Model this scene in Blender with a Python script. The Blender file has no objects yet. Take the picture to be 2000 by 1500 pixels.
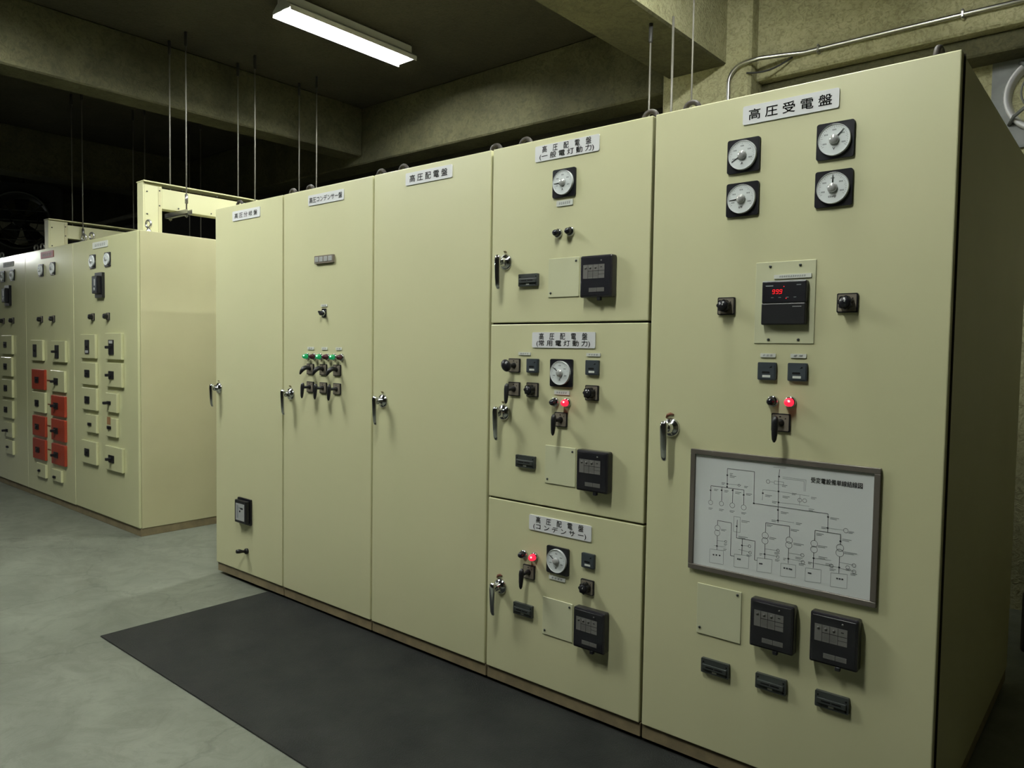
import bpy, bmesh, math, random
from mathutils import Vector, Matrix
PI = math.pi
S = bpy.context.scene
COL = S.collection
random.seed(7)

# ------------------------------------------------------------------ camera, world, exposure
cam_d = bpy.data.cameras.new('camera')
cam = bpy.data.objects.new('camera', cam_d)
COL.objects.link(cam)
YAW, PITCH, ROLL, FPX = 0.70226618, -0.0463638, 0.01538856, 1461.4
fw = Vector((-math.sin(YAW) * math.cos(PITCH), math.cos(YAW) * math.cos(PITCH), math.sin(PITCH)))
rt = Vector((math.cos(YAW), math.sin(YAW), 0))
up = rt.cross(fw)
r2 = math.cos(ROLL) * rt + math.sin(ROLL) * up
u2 = -math.sin(ROLL) * rt + math.cos(ROLL) * up
cam.matrix_world = Matrix(((r2.x, u2.x, -fw.x, 4.47771), (r2.y, u2.y, -fw.y, -2.39308), (r2.z, u2.z, -fw.z, 1.45567), (0, 0, 0, 1)))
cam_d.sensor_width = 36
cam_d.lens = 36 * FPX / 2000
cam_d.clip_start = 0.05
S.camera = cam
S.view_settings.view_transform = 'Standard'
S.view_settings.look = 'None'
S.view_settings.gamma = 1
S.view_settings.use_curve_mapping = False
S.view_settings.exposure = 0.06
W = bpy.data.worlds.new('world')
S.world = W
W.use_nodes = True
W.node_tree.nodes['Background'].inputs[0].default_value = (0.8, 0.9, 0.8, 1)
W.node_tree.nodes['Background'].inputs[1].default_value = 0.01
TUBE = 250.0         # emission of the fluorescent tubes

# ------------------------------------------------------------------ materials
def mat(name, col, rough=0.5, metal=0.0, emit=None, es=0.0, coat=0.0, spec=0.5, trans=0.0, var=None, scale=8.0, detail=4, bump=0.0, bscale=60.0, stretch=None):
    m = bpy.data.materials.new(name)
    m.use_nodes = True
    nt = m.node_tree
    b = nt.nodes['Principled BSDF']
    b.inputs['Base Color'].default_value = (*col, 1)
    b.inputs['Roughness'].default_value = rough
    b.inputs['Metallic'].default_value = metal
    b.inputs['Specular IOR Level'].default_value = spec
    if coat:
        b.inputs['Coat Weight'].default_value = coat
        b.inputs['Coat Roughness'].default_value = 0.12
    if trans:
        b.inputs['Transmission Weight'].default_value = trans
    if emit:
        b.inputs['Emission Color'].default_value = (*emit, 1)
        b.inputs['Emission Strength'].default_value = es
    if var or bump:
        tc = nt.nodes.new('ShaderNodeTexCoord')
        src = tc.outputs['Object']
        if stretch:
            mp = nt.nodes.new('ShaderNodeMapping')
            mp.inputs['Scale'].default_value = stretch
            nt.links.new(src, mp.inputs['Vector'])
            src = mp.outputs['Vector']
    if var:
        n = nt.nodes.new('ShaderNodeTexNoise')
        n.inputs['Scale'].default_value = scale
        n.inputs['Detail'].default_value = detail
        n.inputs['Roughness'].default_value = 0.62
        r = nt.nodes.new('ShaderNodeValToRGB')
        r.color_ramp.elements[0].position = 0.33
        r.color_ramp.elements[1].position = 0.68
        r.color_ramp.elements[0].color = (*col, 1)
        r.color_ramp.elements[1].color = (*var, 1)
        nt.links.new(src, n.inputs['Vector'])
        nt.links.new(n.outputs['Fac'], r.inputs['Fac'])
        nt.links.new(r.outputs['Color'], b.inputs['Base Color'])
    if bump:
        n2 = nt.nodes.new('ShaderNodeTexNoise')
        n2.inputs['Scale'].default_value = bscale
        n2.inputs['Detail'].default_value = 5
        bp = nt.nodes.new('ShaderNodeBump')
        bp.inputs['Strength'].default_value = bump
        bp.inputs['Distance'].default_value = 0.01
        nt.links.new(src, n2.inputs['Vector'])
        nt.links.new(n2.outputs['Fac'], bp.inputs['Height'])
        nt.links.new(bp.outputs['Normal'], b.inputs['Normal'])
    return m

CREAM = (0.595, 0.585, 0.35)
M = dict(
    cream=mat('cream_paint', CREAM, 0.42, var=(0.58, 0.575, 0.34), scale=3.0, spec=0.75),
    cream_shade=mat('cream_shade_tint', (0.53, 0.505, 0.30), 0.5, var=(0.50, 0.475, 0.28), scale=2.0),  # same cream paint, tinted darker and warmer for the shaded cabinet sides
    gloss=mat('cream_gloss_paint', (0.55, 0.55, 0.325), 0.15, var=(0.535, 0.54, 0.315), scale=3.0),
    pale=mat('pale_blank_paint', (0.565, 0.575, 0.375), 0.42),
    plinth=mat('plinth_paint', (0.24, 0.195, 0.105), 0.55, var=(0.17, 0.135, 0.075), scale=14),
    black=mat('black_plastic', (0.010, 0.010, 0.013), 0.3, spec=0.4),
    blackm=mat('black_matte_plastic', (0.009, 0.009, 0.010), 0.42, spec=0.35),
    smoke=mat('smoked_cover_plastic', (0.018, 0.017, 0.020), 0.25, spec=0.4),
    slate=mat('slate_relay_plastic', (0.036, 0.046, 0.053), 0.45),
    dterm=mat('dark_terminal_plastic', (0.038, 0.044, 0.04), 0.4),
    white=mat('white_sign_plastic', (0.70, 0.71, 0.71), 0.35),
    label=mat('label_white', (0.62, 0.64, 0.58), 0.5),
    greylab=mat('grey_label', (0.36, 0.37, 0.36), 0.5),
    smokelab=mat('label_under_smoked_cover', (0.145, 0.142, 0.13), 0.35),
    smoketxt=mat('print_under_smoked_cover', (0.07, 0.068, 0.06), 0.4),
    ink=mat('black_ink', (0.006, 0.006, 0.006), 0.6, spec=0.2),
    dial=mat('dial_white', (0.66, 0.70, 0.69), 0.4),
    rim=mat('clear_rim_plastic', (0.62, 0.65, 0.64), 0.2),
    knobclear=mat('clear_knob_plastic', (0.50, 0.51, 0.50), 0.08, 0.3, coat=1.0),
    chrome=mat('chrome', (0.62, 0.63, 0.65), 0.13, 1.0),
    steel=mat('steel', (0.42, 0.42, 0.42), 0.35, 1.0),
    zinc=mat('zinc_conduit', (0.55, 0.55, 0.52), 0.28, 1.0),
    rod=mat('rod_steel', (0.20, 0.19, 0.165), 0.5, 0.2),
    bolt=mat('painted_eyebolt', (0.034, 0.029, 0.025), 0.6, 0.0, spec=0.25),
    boltm=mat('zinc_eyebolt', (0.5, 0.5, 0.47), 0.3, 0.9),
    rust=mat('rust', (0.20, 0.06, 0.02), 0.7, var=(0.10, 0.05, 0.03), scale=60),
    bronze=mat('bronze_cover', (0.30, 0.25, 0.14), 0.4, 0.6),
    tan=mat('switch_face_metal', (0.20, 0.175, 0.135), 0.42, 0.1),
    red=mat('red_breaker_cover', (0.33, 0.042, 0.016), 0.38, var=(0.28, 0.034, 0.013), scale=9),
    redsign=mat('red_sign', (0.22, 0.014, 0.016), 0.4),
    seal=mat('brown_sticker', (0.30, 0.16, 0.07), 0.5),
    dframe=mat('diagram_frame', (0.135, 0.12, 0.10), 0.42, 0.3),
    sheet=mat('diagram_sheet', (0.66, 0.69, 0.67), 0.35),
    line=mat('diagram_line', (0.05, 0.055, 0.06), 0.6),
    thin=mat('diagram_note', (0.24, 0.26, 0.26), 0.6),
    lamp_dark=mat('lamp_lens_dark', (0.012, 0.012, 0.018), 0.12),
    lamp_dred=mat('lamp_lens_maroon', (0.055, 0.012, 0.018), 0.14),
    lamp_red=mat('lamp_lens_lit_red', (0.6, 0.02, 0.04), 0.2, emit=(1.0, 0.02, 0.06), es=1.1),
    lamp_core=mat('lamp_core_red', (1, 0.4, 0.4), 0.2, emit=(1.0, 0.35, 0.38), es=1.6),
    lamp_green=mat('lamp_lens_lit_green', (0.01, 0.22, 0.06), 0.15, emit=(0.02, 0.6, 0.2), es=0.22),
    green_core=mat('lamp_core_green', (0.5, 1, 0.8), 0.2, emit=(0.45, 1.0, 0.72), es=1.3),
    led=mat('led_segment', (0.5, 0, 0), 0.5, emit=(1.0, 0.012, 0.02), es=1.0),
    green_mark=mat('green_sticker', (0.12, 0.36, 0.24), 0.5),
    tube=mat('tube_glow', (1, 1, 1), 0.5, emit=(0.97, 1.0, 0.94), es=TUBE),
    enamel=mat('white_enamel', (0.80, 0.81, 0.79), 0.4),
    ring=mat('white_fan_ring', (0.74, 0.74, 0.78), 0.35),
    alu=mat('aluminium', (0.62, 0.62, 0.68), 0.3, 0.9),
    greyp=mat('grey_fan_paint', (0.16, 0.17, 0.165), 0.5, var=(0.11, 0.12, 0.115), scale=9),
    dark=mat('dark_iron', (0.03, 0.03, 0.028), 0.6),
    gap_shade=mat('brown_gap_shade', (0.030, 0.023, 0.013), 0.7, spec=0.2),  # dark brown standing for the shade in the door gaps
    rubber=mat('rubber_mat', (0.007, 0.0078, 0.007), 0.75, spec=0.2, var=(0.016, 0.017, 0.0145), scale=4, detail=7, bump=0.25, bscale=160),
)

def concrete(name, c1, c2, c3, scale=2.0, bump=0.5, bscale=45, rough=0.85, grain=26.0, cracks=False, stretch=None, spec=0.4):
    m = bpy.data.materials.new(name)
    m.use_nodes = True
    nt = m.node_tree
    N, L = nt.nodes, nt.links
    b = N['Principled BSDF']
    b.inputs['Roughness'].default_value = rough
    b.inputs['Specular IOR Level'].default_value = spec
    tc = N.new('ShaderNodeTexCoord')
    src = tc.outputs['Object']
    if stretch:
        mp = N.new('ShaderNodeMapping')
        mp.inputs['Scale'].default_value = stretch
        L.new(src, mp.inputs['Vector'])
        src2 = mp.outputs['Vector']
    else:
        src2 = src
    n1 = N.new('ShaderNodeTexNoise')
    n1.inputs['Scale'].default_value = scale
    n1.inputs['Detail'].default_value = 7
    n1.inputs['Roughness'].default_value = 0.65
    n1.inputs['Distortion'].default_value = 0.4
    L.new(src2, n1.inputs['Vector'])
    r1 = N.new('ShaderNodeValToRGB')
    r1.color_ramp.elements[0].position = 0.30
    r1.color_ramp.elements[1].position = 0.72
    r1.color_ramp.elements[0].color = (*c1, 1)
    r1.color_ramp.elements[1].color = (*c2, 1)
    L.new(n1.outputs['Fac'], r1.inputs['Fac'])
    n2 = N.new('ShaderNodeTexNoise')
    n2.inputs['Scale'].default_value = grain
    n2.inputs['Detail'].default_value = 6
    n2.inputs['Roughness'].default_value = 0.7
    n2.inputs['Distortion'].default_value = 1.6
    L.new(src, n2.inputs['Vector'])
    r2_ = N.new('ShaderNodeValToRGB')
    r2_.color_ramp.elements[0].position = 0.46
    r2_.color_ramp.elements[1].position = 0.62
    r2_.color_ramp.elements[0].color = (0, 0, 0, 1)
    r2_.color_ramp.elements[1].color = (1, 1, 1, 1)
    L.new(n2.outputs['Fac'], r2_.inputs['Fac'])
    mx = N.new('ShaderNodeMixRGB')
    mx.inputs['Color2'].default_value = (*c3, 1)
    ma = N.new('ShaderNodeMath')
    ma.operation = 'MULTIPLY'
    ma.inputs[1].default_value = 0.45
    L.new(r2_.outputs['Color'], ma.inputs[0])
    L.new(ma.outputs[0], mx.inputs['Fac'])
    L.new(r1.outputs['Color'], mx.inputs['Color1'])
    out = mx.outputs['Color']
    if cracks:
        v = N.new('ShaderNodeTexVoronoi')
        v.feature = 'DISTANCE_TO_EDGE'
        v.inputs['Scale'].default_value = 0.85
        dn = N.new('ShaderNodeTexNoise')
        dn.inputs['Scale'].default_value = 5
        dn.inputs['Detail'].default_value = 5
        L.new(src, dn.inputs['Vector'])
        ad = N.new('ShaderNodeMixRGB')
        ad.blend_type = 'LINEAR_LIGHT'
        ad.inputs['Fac'].default_value = 0.16
        L.new(src, ad.inputs['Color1'])
        L.new(dn.outputs['Color'], ad.inputs['Color2'])
        L.new(ad.outputs['Color'], v.inputs['Vector'])
        rc = N.new('ShaderNodeValToRGB')
        rc.color_ramp.elements[0].position = 0.0
        rc.color_ramp.elements[1].position = 0.012
        rc.color_ramp.elements[0].color = (0.62, 0.62, 0.62, 1)
        rc.color_ramp.elements[1].color = (1, 1, 1, 1)
        L.new(v.outputs['Distance'], rc.inputs['Fac'])
        mm = N.new('ShaderNodeMixRGB')
        mm.blend_type = 'MULTIPLY'
        mm.inputs['Fac'].default_value = 0.55
        L.new(out, mm.inputs['Color1'])
        L.new(rc.outputs['Color'], mm.inputs['Color2'])
        out = mm.outputs['Color']
    L.new(out, b.inputs['Base Color'])
    n3 = N.new('ShaderNodeTexNoise')
    n3.inputs['Scale'].default_value = bscale
    n3.inputs['Detail'].default_value = 6
    n3.inputs['Distortion'].default_value = 1.2
    L.new(src, n3.inputs['Vector'])
    bp = N.new('ShaderNodeBump')
    bp.inputs['Strength'].default_value = bump
    bp.inputs['Distance'].default_value = 0.012
    L.new(n3.outputs['Fac'], bp.inputs['Height'])
    L.new(bp.outputs['Normal'], b.inputs['Normal'])
    return m

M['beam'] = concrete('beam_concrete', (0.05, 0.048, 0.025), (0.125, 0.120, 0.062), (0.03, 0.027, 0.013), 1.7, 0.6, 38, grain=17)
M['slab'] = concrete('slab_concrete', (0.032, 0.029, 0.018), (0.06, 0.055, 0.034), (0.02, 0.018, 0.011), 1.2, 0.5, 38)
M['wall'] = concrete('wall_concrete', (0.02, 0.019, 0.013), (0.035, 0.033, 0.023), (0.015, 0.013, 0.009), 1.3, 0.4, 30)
M['woodwool'] = concrete('straw_textured_concrete', (0.33, 0.32, 0.18), (0.52, 0.50, 0.31), (0.11, 0.105, 0.045), 2.6, 0.9, 30, grain=30)  # straw texture; colour raised to carry the light of the right-hand bay
M['floor'] = concrete('floor_concrete', (0.098, 0.108, 0.082), (0.175, 0.188, 0.148), (0.085, 0.090, 0.066), 1.3, 0.10, 70, rough=0.55, grain=5, cracks=True, stretch=(1.0, 1.6, 1), spec=0.3)

# ------------------------------------------------------------------ mesh helpers
class MB:
    def __init__(self):
        self.bm = bmesh.new()
        self.mats = []
    def mi(self, m):
        if m not in self.mats:
            self.mats.append(m)
        return self.mats.index(m)
    def add(self, tmp, m, smooth=False):
        i = self.mi(m)
        for f in tmp.faces:
            f.material_index = i
            f.smooth = smooth
        me = bpy.data.meshes.new('t')
        tmp.to_mesh(me)
        tmp.free()
        self.bm.from_mesh(me)
        bpy.data.meshes.remove(me)
        return self
    def box(self, m, x0, x1, y0, y1, z0, z1, bev=0.0, seg=2, keep_back=False):
        t = bmesh.new()
        bmesh.ops.create_cube(t, size=1)
        for v in t.verts:
            v.co = Vector((x0 + (v.co.x + .5) * (x1 - x0), y0 + (v.co.y + .5) * (y1 - y0), z0 + (v.co.z + .5) * (z1 - z0)))
        if bev:
            bmesh.ops.bevel(t, geom=list(t.edges), offset=bev, segments=seg, profile=0.5, affect='EDGES')
        return self.add(t, m)
    def rbox(self, m, w, h, y0, y1, r, cx=0, cz=0, seg=4):
        """plate with rounded corners, facing -Y"""
        pts = []
        for sx, sz, a0 in ((1, 1, 0), (-1, 1, 90), (-1, -1, 180), (1, -1, 270)):
            for k in range(seg + 1):
                a = math.radians(a0 + 90 * k / seg)
                pts.append((cx + sx * (w / 2 - r) + r * math.cos(a), cz + sz * (h / 2 - r) + r * math.sin(a)))
        return self.prism(m, pts, y0, y1)
    def prism(self, m, pts, y0, y1, smooth=False):
        t = bmesh.new()
        a = [t.verts.new((p[0], y0, p[1])) for p in pts]
        b = [t.verts.new((p[0], y1, p[1])) for p in pts]
        t.faces.new(a)
        t.faces.new(b[::-1])
        n = len(pts)
        for i in range(n):
            t.faces.new((a[i], b[i], b[(i + 1) % n], a[(i + 1) % n]))
        bmesh.ops.recalc_face_normals(t, faces=t.faces)
        return self.add(t, m, smooth)
    def lathe(self, m, prof, seg=24, axis='y', at=(0, 0, 0), smooth=True, caps=True):
        """prof: (radius, position along axis)"""
        t = bmesh.new()
        rings = []
        for r, p in prof:
            ring = []
            for k in range(seg):
                a = 2 * PI * k / seg
                c, s = r * math.cos(a), r * math.sin(a)
                co = {'y': (c, p, s), 'z': (c, s, p), 'x': (p, c, s)}[axis]
                ring.append(t.verts.new((co[0] + at[0], co[1] + at[1], co[2] + at[2])))
            rings.append(ring)
        for a, b in zip(rings, rings[1:]):
            for k in range(seg):
                t.faces.new((a[k], a[(k + 1) % seg], b[(k + 1) % seg], b[k]))
        if caps:
            if prof[0][0] > 1e-6:
                t.faces.new(rings[0])
            if prof[-1][0] > 1e-6:
                t.faces.new(rings[-1][::-1])
        bmesh.ops.remove_doubles(t, verts=t.verts, dist=1e-7)
        bmesh.ops.recalc_face_normals(t, faces=t.faces)
        return self.add(t, m, smooth)
    def tube(self, m, path, rad, seg=10, flat=1.0, smooth=True):
        """sweep along a path; rad a number or list"""
        t = bmesh.new()
        P = [Vector(p) for p in path]
        R = rad if isinstance(rad, (list, tuple)) else [rad] * len(P)
        rings = []
        ref = None
        for i, p in enumerate(P):
            d = (P[min(i + 1, len(P) - 1)] - P[max(i - 1, 0)]).normalized()
            if ref is None:
                ref = Vector((1, 0, 0)) if abs(d.x) < 0.9 else Vector((0, 0, 1))
            a = (ref - d * ref.dot(d)).normalized()
            ref = a
            b = d.cross(a)
            rings.append([t.verts.new(p + a * R[i] * math.cos(2 * PI * k / seg) + b * R[i] * flat * math.sin(2 * PI * k / seg)) for k in range(seg)])
        for a, b in zip(rings, rings[1:]):
            for k in range(seg):
                t.faces.new((a[k], a[(k + 1) % seg], b[(k + 1) % seg], b[k]))
        t.faces.new(rings[0])
        t.faces.new(rings[-1][::-1])
        bmesh.ops.recalc_face_normals(t, faces=t.faces)
        return self.add(t, m, smooth)
    def torus(self, m, R, r, at=(0, 0, 0), axis='y', seg=28, sec=10, a0=0, a1=2 * PI):
        pts = []
        full = abs(a1 - a0 - 2 * PI) < 1e-6
        t = bmesh.new()
        rings = []
        n = seg if full else seg + 1
        for i in range(n):
            a = a0 + (a1 - a0) * i / seg
            ring = []
            for k in range(sec):
                b = 2 * PI * k / sec
                q = R + r * math.cos(b)
                c, s, w = q * math.cos(a), q * math.sin(a), r * math.sin(b)
                co = {'y': (c, w, s), 'z': (c, s, w), 'x': (w, c, s)}[axis]
                ring.append(t.verts.new((co[0] + at[0], co[1] + at[1], co[2] + at[2])))
            rings.append(ring)
        for i in range(seg if full else seg):
            a, b = rings[i], rings[(i + 1) % n]
            for k in range(sec):
                t.faces.new((a[k], a[(k + 1) % sec], b[(k + 1) % sec], b[k]))
        bmesh.ops.recalc_face_normals(t, faces=t.faces)
        return self.add(t, m, True)
    def ell(self, m, c, r, seg=16):
        t = bmesh.new()
        bmesh.ops.create_uvsphere(t, u_segments=seg, v_segments=seg // 2 + 2, radius=1)
        for v in t.verts:
            v.co = Vector((c[0] + v.co.x * r[0], c[1] + v.co.y * r[1], c[2] + v.co.z * r[2]))
        return self.add(t, m, True)
    def seg2(self, m, a, b, y, w):
        """thin flat strip on a panel between two (x,z) points"""
        d = Vector((b[0] - a[0], b[1] - a[1]))
        if d.length < 1e-6:
            return self
        n = Vector((-d.y, d.x)).normalized() * w / 2
        t = bmesh.new()
        vs = [t.verts.new((p[0] + s * n.x, y, p[1] + s * n.y)) for p, s in ((a, 1), (b, 1), (b, -1), (a, -1))]
        f = t.faces.new(vs)
        f.normal_update()
        if f.normal.y > 0:
            f.normal_flip()
        return self.add(t, m)
    def mesh(self, name):
        me = bpy.data.meshes.new(name)
        self.bm.to_mesh(me)
        self.bm.free()
        for m in self.mats:
            me.materials.append(m)
        return me

def put(name, me, parent=None, loc=(0, 0, 0), rot=(0, 0, 0), scale=None):
    o = bpy.data.objects.new(name, me)
    COL.objects.link(o)
    o.parent = parent
    o.location = loc
    o.rotation_euler = rot
    if scale:
        o.scale = scale
    return o

def tag(o, label, cat=None, group=None, kind=None):
    if label:
        o['label'] = label
    if cat:
        o['category'] = cat
    if group:
        o['group'] = group
    if kind:
        o['kind'] = kind
    return o

def thing(name, loc, label, cat, group=None):
    return tag(put(name, None, None, loc), label, cat, group)

def inst(p, parent, loc=(0, 0, 0), rot=(0, 0, 0), label=None):
    """p = (name, mesh, [(name, mesh, loc, rot), ...]); every copy is its own object"""
    o = put(p[0], p[1], parent, loc, rot)
    if label:
        o['label'] = label
    for s in p[2]:
        c = put(s[0], s[1], o, s[2], s[3] if len(s) > 3 else (0, 0, 0))
        if len(s) > 4:
            c['label'] = s[4]
    return o

_tc = {}
def text_mesh(body, w, h, mtl, bold=0.0):
    """lettering centred on the origin, facing -Y, fitted into w x h"""
    key = (body, round(w, 4), round(h, 4), mtl.name)
    if key in _tc:
        return _tc[key]
    cu = bpy.data.curves.new('txt', 'FONT')
    cu.body = body
    cu.offset = bold
    cu.resolution_u = 3
    ob = bpy.data.objects.new('txt', cu)
    COL.objects.link(ob)
    dg = bpy.context.evaluated_depsgraph_get()
    me = bpy.data.meshes.new_from_object(ob.evaluated_get(dg))
    bpy.data.objects.remove(ob)
    bpy.data.curves.remove(cu)
    xs = [v.co.x for v in me.vertices]
    ys = [v.co.y for v in me.vertices]
    x0, x1, y0, y1 = min(xs), max(xs), min(ys), max(ys)
    for v in me.vertices:
        v.co = Vector(((v.co.x - (x0 + x1) / 2) * w / (x1 - x0), 0, (v.co.y - (y0 + y1) / 2) * h / max(y1 - y0, 1e-6)))
    bb = bmesh.new()
    d = .012 * min(h, .034)
    for dx, dz in ((-d, 0), (d, 0), (0, d), (0, -d)):
        for v in me.vertices:
            v.co += Vector((dx, 0, dz))
        bb.from_mesh(me)
        for v in me.vertices:
            v.co -= Vector((dx, 0, dz))
    bb.to_mesh(me)
    bb.free()
    me.materials.clear()
    me.materials.append(mtl)
    _tc[key] = me
    return me

# ------------------------------------------------------------------ the setting
HC = 3.87
def structure(name, bm_, loc=(0, 0, 0)):
    return tag(put(name, bm_.mesh(name), None, loc), None, None, None, 'structure')

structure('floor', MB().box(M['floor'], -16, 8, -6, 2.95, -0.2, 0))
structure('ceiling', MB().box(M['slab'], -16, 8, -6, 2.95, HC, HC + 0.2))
structure('wall_back_right', MB().box(M['woodwool'], 2.44, 8, 2.75, 2.95, 0, HC))  # paler than the rest of this wall, lamplight put into its colour
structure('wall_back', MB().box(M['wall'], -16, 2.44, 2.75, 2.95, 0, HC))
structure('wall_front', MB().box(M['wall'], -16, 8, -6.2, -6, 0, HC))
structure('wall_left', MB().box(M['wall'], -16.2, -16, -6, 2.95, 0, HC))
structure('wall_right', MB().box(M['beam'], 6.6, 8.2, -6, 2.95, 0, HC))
def beam_y(name, x0, x1, z, m):
    structure(name, MB().box(m, x0, x1, -6, 2.47, z, HC, 0.012, 1))
beam_y('beam_middle', -1.94, -1.67, 3.385, M['beam'])
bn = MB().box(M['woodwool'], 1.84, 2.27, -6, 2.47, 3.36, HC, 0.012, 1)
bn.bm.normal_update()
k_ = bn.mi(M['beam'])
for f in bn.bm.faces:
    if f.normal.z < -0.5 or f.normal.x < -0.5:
        f.material_index = k_  # underside and left face take the darker concrete, shade put into the colour
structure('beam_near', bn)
beam_y('beam_far', -5.62, -5.27, 3.36, M['beam'])
beam_y('beam_distant', -9.3, -8.95, 3.36, M['beam'])
beam_y('beam_right', 5.55, 5.95, 3.36, M['beam'])
structure('beam_back', MB().box(M['beam'], -16, 2.0, 2.47, 2.75, 3.31, HC, 0.012, 1))
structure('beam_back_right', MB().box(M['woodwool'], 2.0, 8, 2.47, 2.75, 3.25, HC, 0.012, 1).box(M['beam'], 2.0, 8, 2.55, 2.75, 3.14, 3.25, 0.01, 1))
structure('column_back', MB().box(M['woodwool'], 1.80, 2.44, 2.36, 2.75, 0, HC, 0.015, 1))
structure('trim_1', MB().box(M['slab'], 4.06, 7.8, 2.02, 2.3, 0, 0.30, 0.01, 1))

# ------------------------------------------------------------------ instrument kits (origin on the panel face, facing -Y)
def ticks(mb, R0, R1, y, n=31, a0=-120, a1=120, w=0.0007):
    for k in range(n):
        a = math.radians(a0 + (a1 - a0) * k / (n - 1))
        ri = R0 if k % 5 else R0 - 0.003
        mb.seg2(M['ink'], (ri * math.sin(a), ri * math.cos(a)), (R1 * math.sin(a), R1 * math.cos(a)), y, w)

def kit_meter():
    case = MB().rbox(M['black'], .110, .110, -0.008, 0, .007).mesh('meter')
    b = MB()
    b.lathe(M['rim'], [(.0475, -0.008), (.0475, -0.0165), (.0468, -0.0185), (.0456, -0.0185), (.0455, -0.0165)], 40, caps=False)
    b.lathe(M['dial'], [(.0460, -0.0160), (.0460, -0.0165)], 40, smooth=False)
    ticks(b, .0375, .0412, -0.0168)
    for k in range(5):
        a = math.radians(-110 + 55 * k)
        cx, cz = .0295 * math.sin(a), .0295 * math.cos(a)
        for j in range(3):
            b.box(M['thin'], cx - .0055 + j * .004, cx - .0025 + j * .004, -0.0169, -0.0165, cz - .0022, cz + .0022)
    dialm = b.mesh('dial')
    nd = MB().prism(M['ink'], [(-.0022, .008), (.0022, .008), (.0007, .040), (-.0007, .040)], -0.0186, -0.0178).mesh('needle')
    hub = MB().lathe(M['knobclear'], [(.0155, -0.0166), (.0150, -0.022), (.0115, -0.0265), (.006, -0.0285), (0, -0.029)], 12).mesh('hub')
    return case, dialm, nd, hub
METER = kit_meter()

def meter(parent, x, z, ang, unit=None, y=0.0, name='panel_meter', label=None):
    o = put(name, METER[0], parent, (x, y, z))
    if label:
        o['label'] = label
    put('dial', METER[1], o)
    put('needle', METER[2], o, (0, 0, 0), (0, math.radians(ang), 0))
    put('hub', METER[3], o)
    if unit:
        put('unit_lettering', text_mesh(unit, .0075 * len(unit) ** 0.8, .0085, M['ink']), o, (0, -0.0170, -.0265))
    return o

def star(n=7, ro=.0215, ri=.0175, y0=-0.010, y1=-0.034):
    pts = []
    for k in range(n * 8):
        a = 2 * PI * k / (n * 8)
        r = ri + (ro - ri) * (0.5 + 0.5 * math.cos(n * a)) ** 0.7
        pts.append((r * math.cos(a), r * math.sin(a)))
    return pts
def kit_plate():
    return MB().rbox(M['black'], .0605, .0585, -0.007, 0, .004).mesh('switch_plate')
PLATE = kit_plate()
FACE = MB().rbox(M['tan'], .0535, .0515, -0.0085, -0.006, .003).box(M['ink'], -.004, .002, -0.0089, -0.008, .017, .021).box(M['ink'], .014, .018, -0.0089, -0.008, .012, .015).mesh('face_plate')
_k = MB().prism(M['blackm'], star(), -0.012, -0.036).lathe(M['blackm'], [(.014, -0.008), (.014, -0.012)], 20).lathe(M['black'], [(.017, -0.036), (.015, -0.040), (0, -0.041)], 20)
_k.prism(M['greylab'], [(-.0025, .002), (.0025, .002), (0, .011)], -0.0415, -0.0405)
KNOB = _k.mesh('star_knob')
ROTARY = ('rotary_switch', PLATE, [('face_plate', FACE, (0, 0, 0)), ('star_knob', KNOB, (0, 0, 0), (0, 0.5, 0))])

def grip_mesh(path, rads, flat=0.8):
    return MB().tube(M['blackm'], path, rads, 14, flat).mesh('grip')
SHAFT = MB().lathe(M['blackm'], [(.013, -0.008), (.011, -0.014), (.0075, -0.026), (.0075, -0.047)], 16).mesh('shaft')
GRIP = grip_mesh([(0, -.050, .024), (0, -.051, .021), (0, -.053, .013), (0, -.054, 0), (0, -.055, -.016), (0, -.056, -.034), (0, -.057, -.050), (0, -.057, -.058), (0, -.057, -.060)],
                 [.002, .007, .0105, .0115, .0105, .0095, .0075, .004, .001], 0.85)
PISTOL = ('cam_switch', PLATE, [('face_plate', FACE, (0, 0, 0)), ('shaft', SHAFT, (0, 0, 0)), ('grip', GRIP, (0, 0, 0))])
HOOK = grip_mesh([(0, -.008, .003), (0, -.020, .007), (0, -.034, .009), (0, -.048, .003), (0, -.058, -.010), (0, -.063, -.024), (0, -.064, -.030)],
                 [.013, .012, .013, .013, .010, .006, .002], 0.9)
SHORT = ('cam_switch', PLATE, [('face_plate', FACE, (0, 0, 0)), ('grip', HOOK, (0, 0, 0), (0, 0.25, 0))])
EGG_M = MB().ell(M['black'], (0, -.058, 0), (.021, .019, .027), 20).mesh('grip')
EGG = ('cam_switch', PLATE, [('face_plate', FACE, (0, 0, 0)), ('shaft', SHAFT, (0, 0, 0)), ('grip', EGG_M, (0, 0, 0), (0, -0.5, 0))])

BEZEL = MB().lathe(M['chrome'], [(.0185, 0), (.0185, -0.006), (.0165, -0.011), (.0145, -0.011)], 24).mesh('indicator_lamp')
def lens(mtl, core=None):
    b = MB().lathe(mtl, [(.0140, -0.009), (.0138, -0.018), (.0125, -0.026), (.0095, -0.032), (.005, -0.0355), (0, -0.0365)], 20)
    if core:
        b.ell(core, (.004, -.0300, .003), (.0055, .006, .0055), 10)
    return b.mesh('lens')
LENS = dict(dark=lens(M['lamp_dark']), dred=lens(M['lamp_dred']), red=lens(M['lamp_red'], M['lamp_core']), green=lens(M['lamp_green'], M['green_core']))
LNAME = dict(dark='unlit black lens', dred='unlit dark red lens', red='lit red lens', green='lit green lens')
def lamp(parent, x, z, c, y=0.0):
    o = put('indicator_lamp', BEZEL, parent, (x, y, z))
    put('lens', LENS[c], o)['label'] = LNAME[c]
    return o

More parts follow.
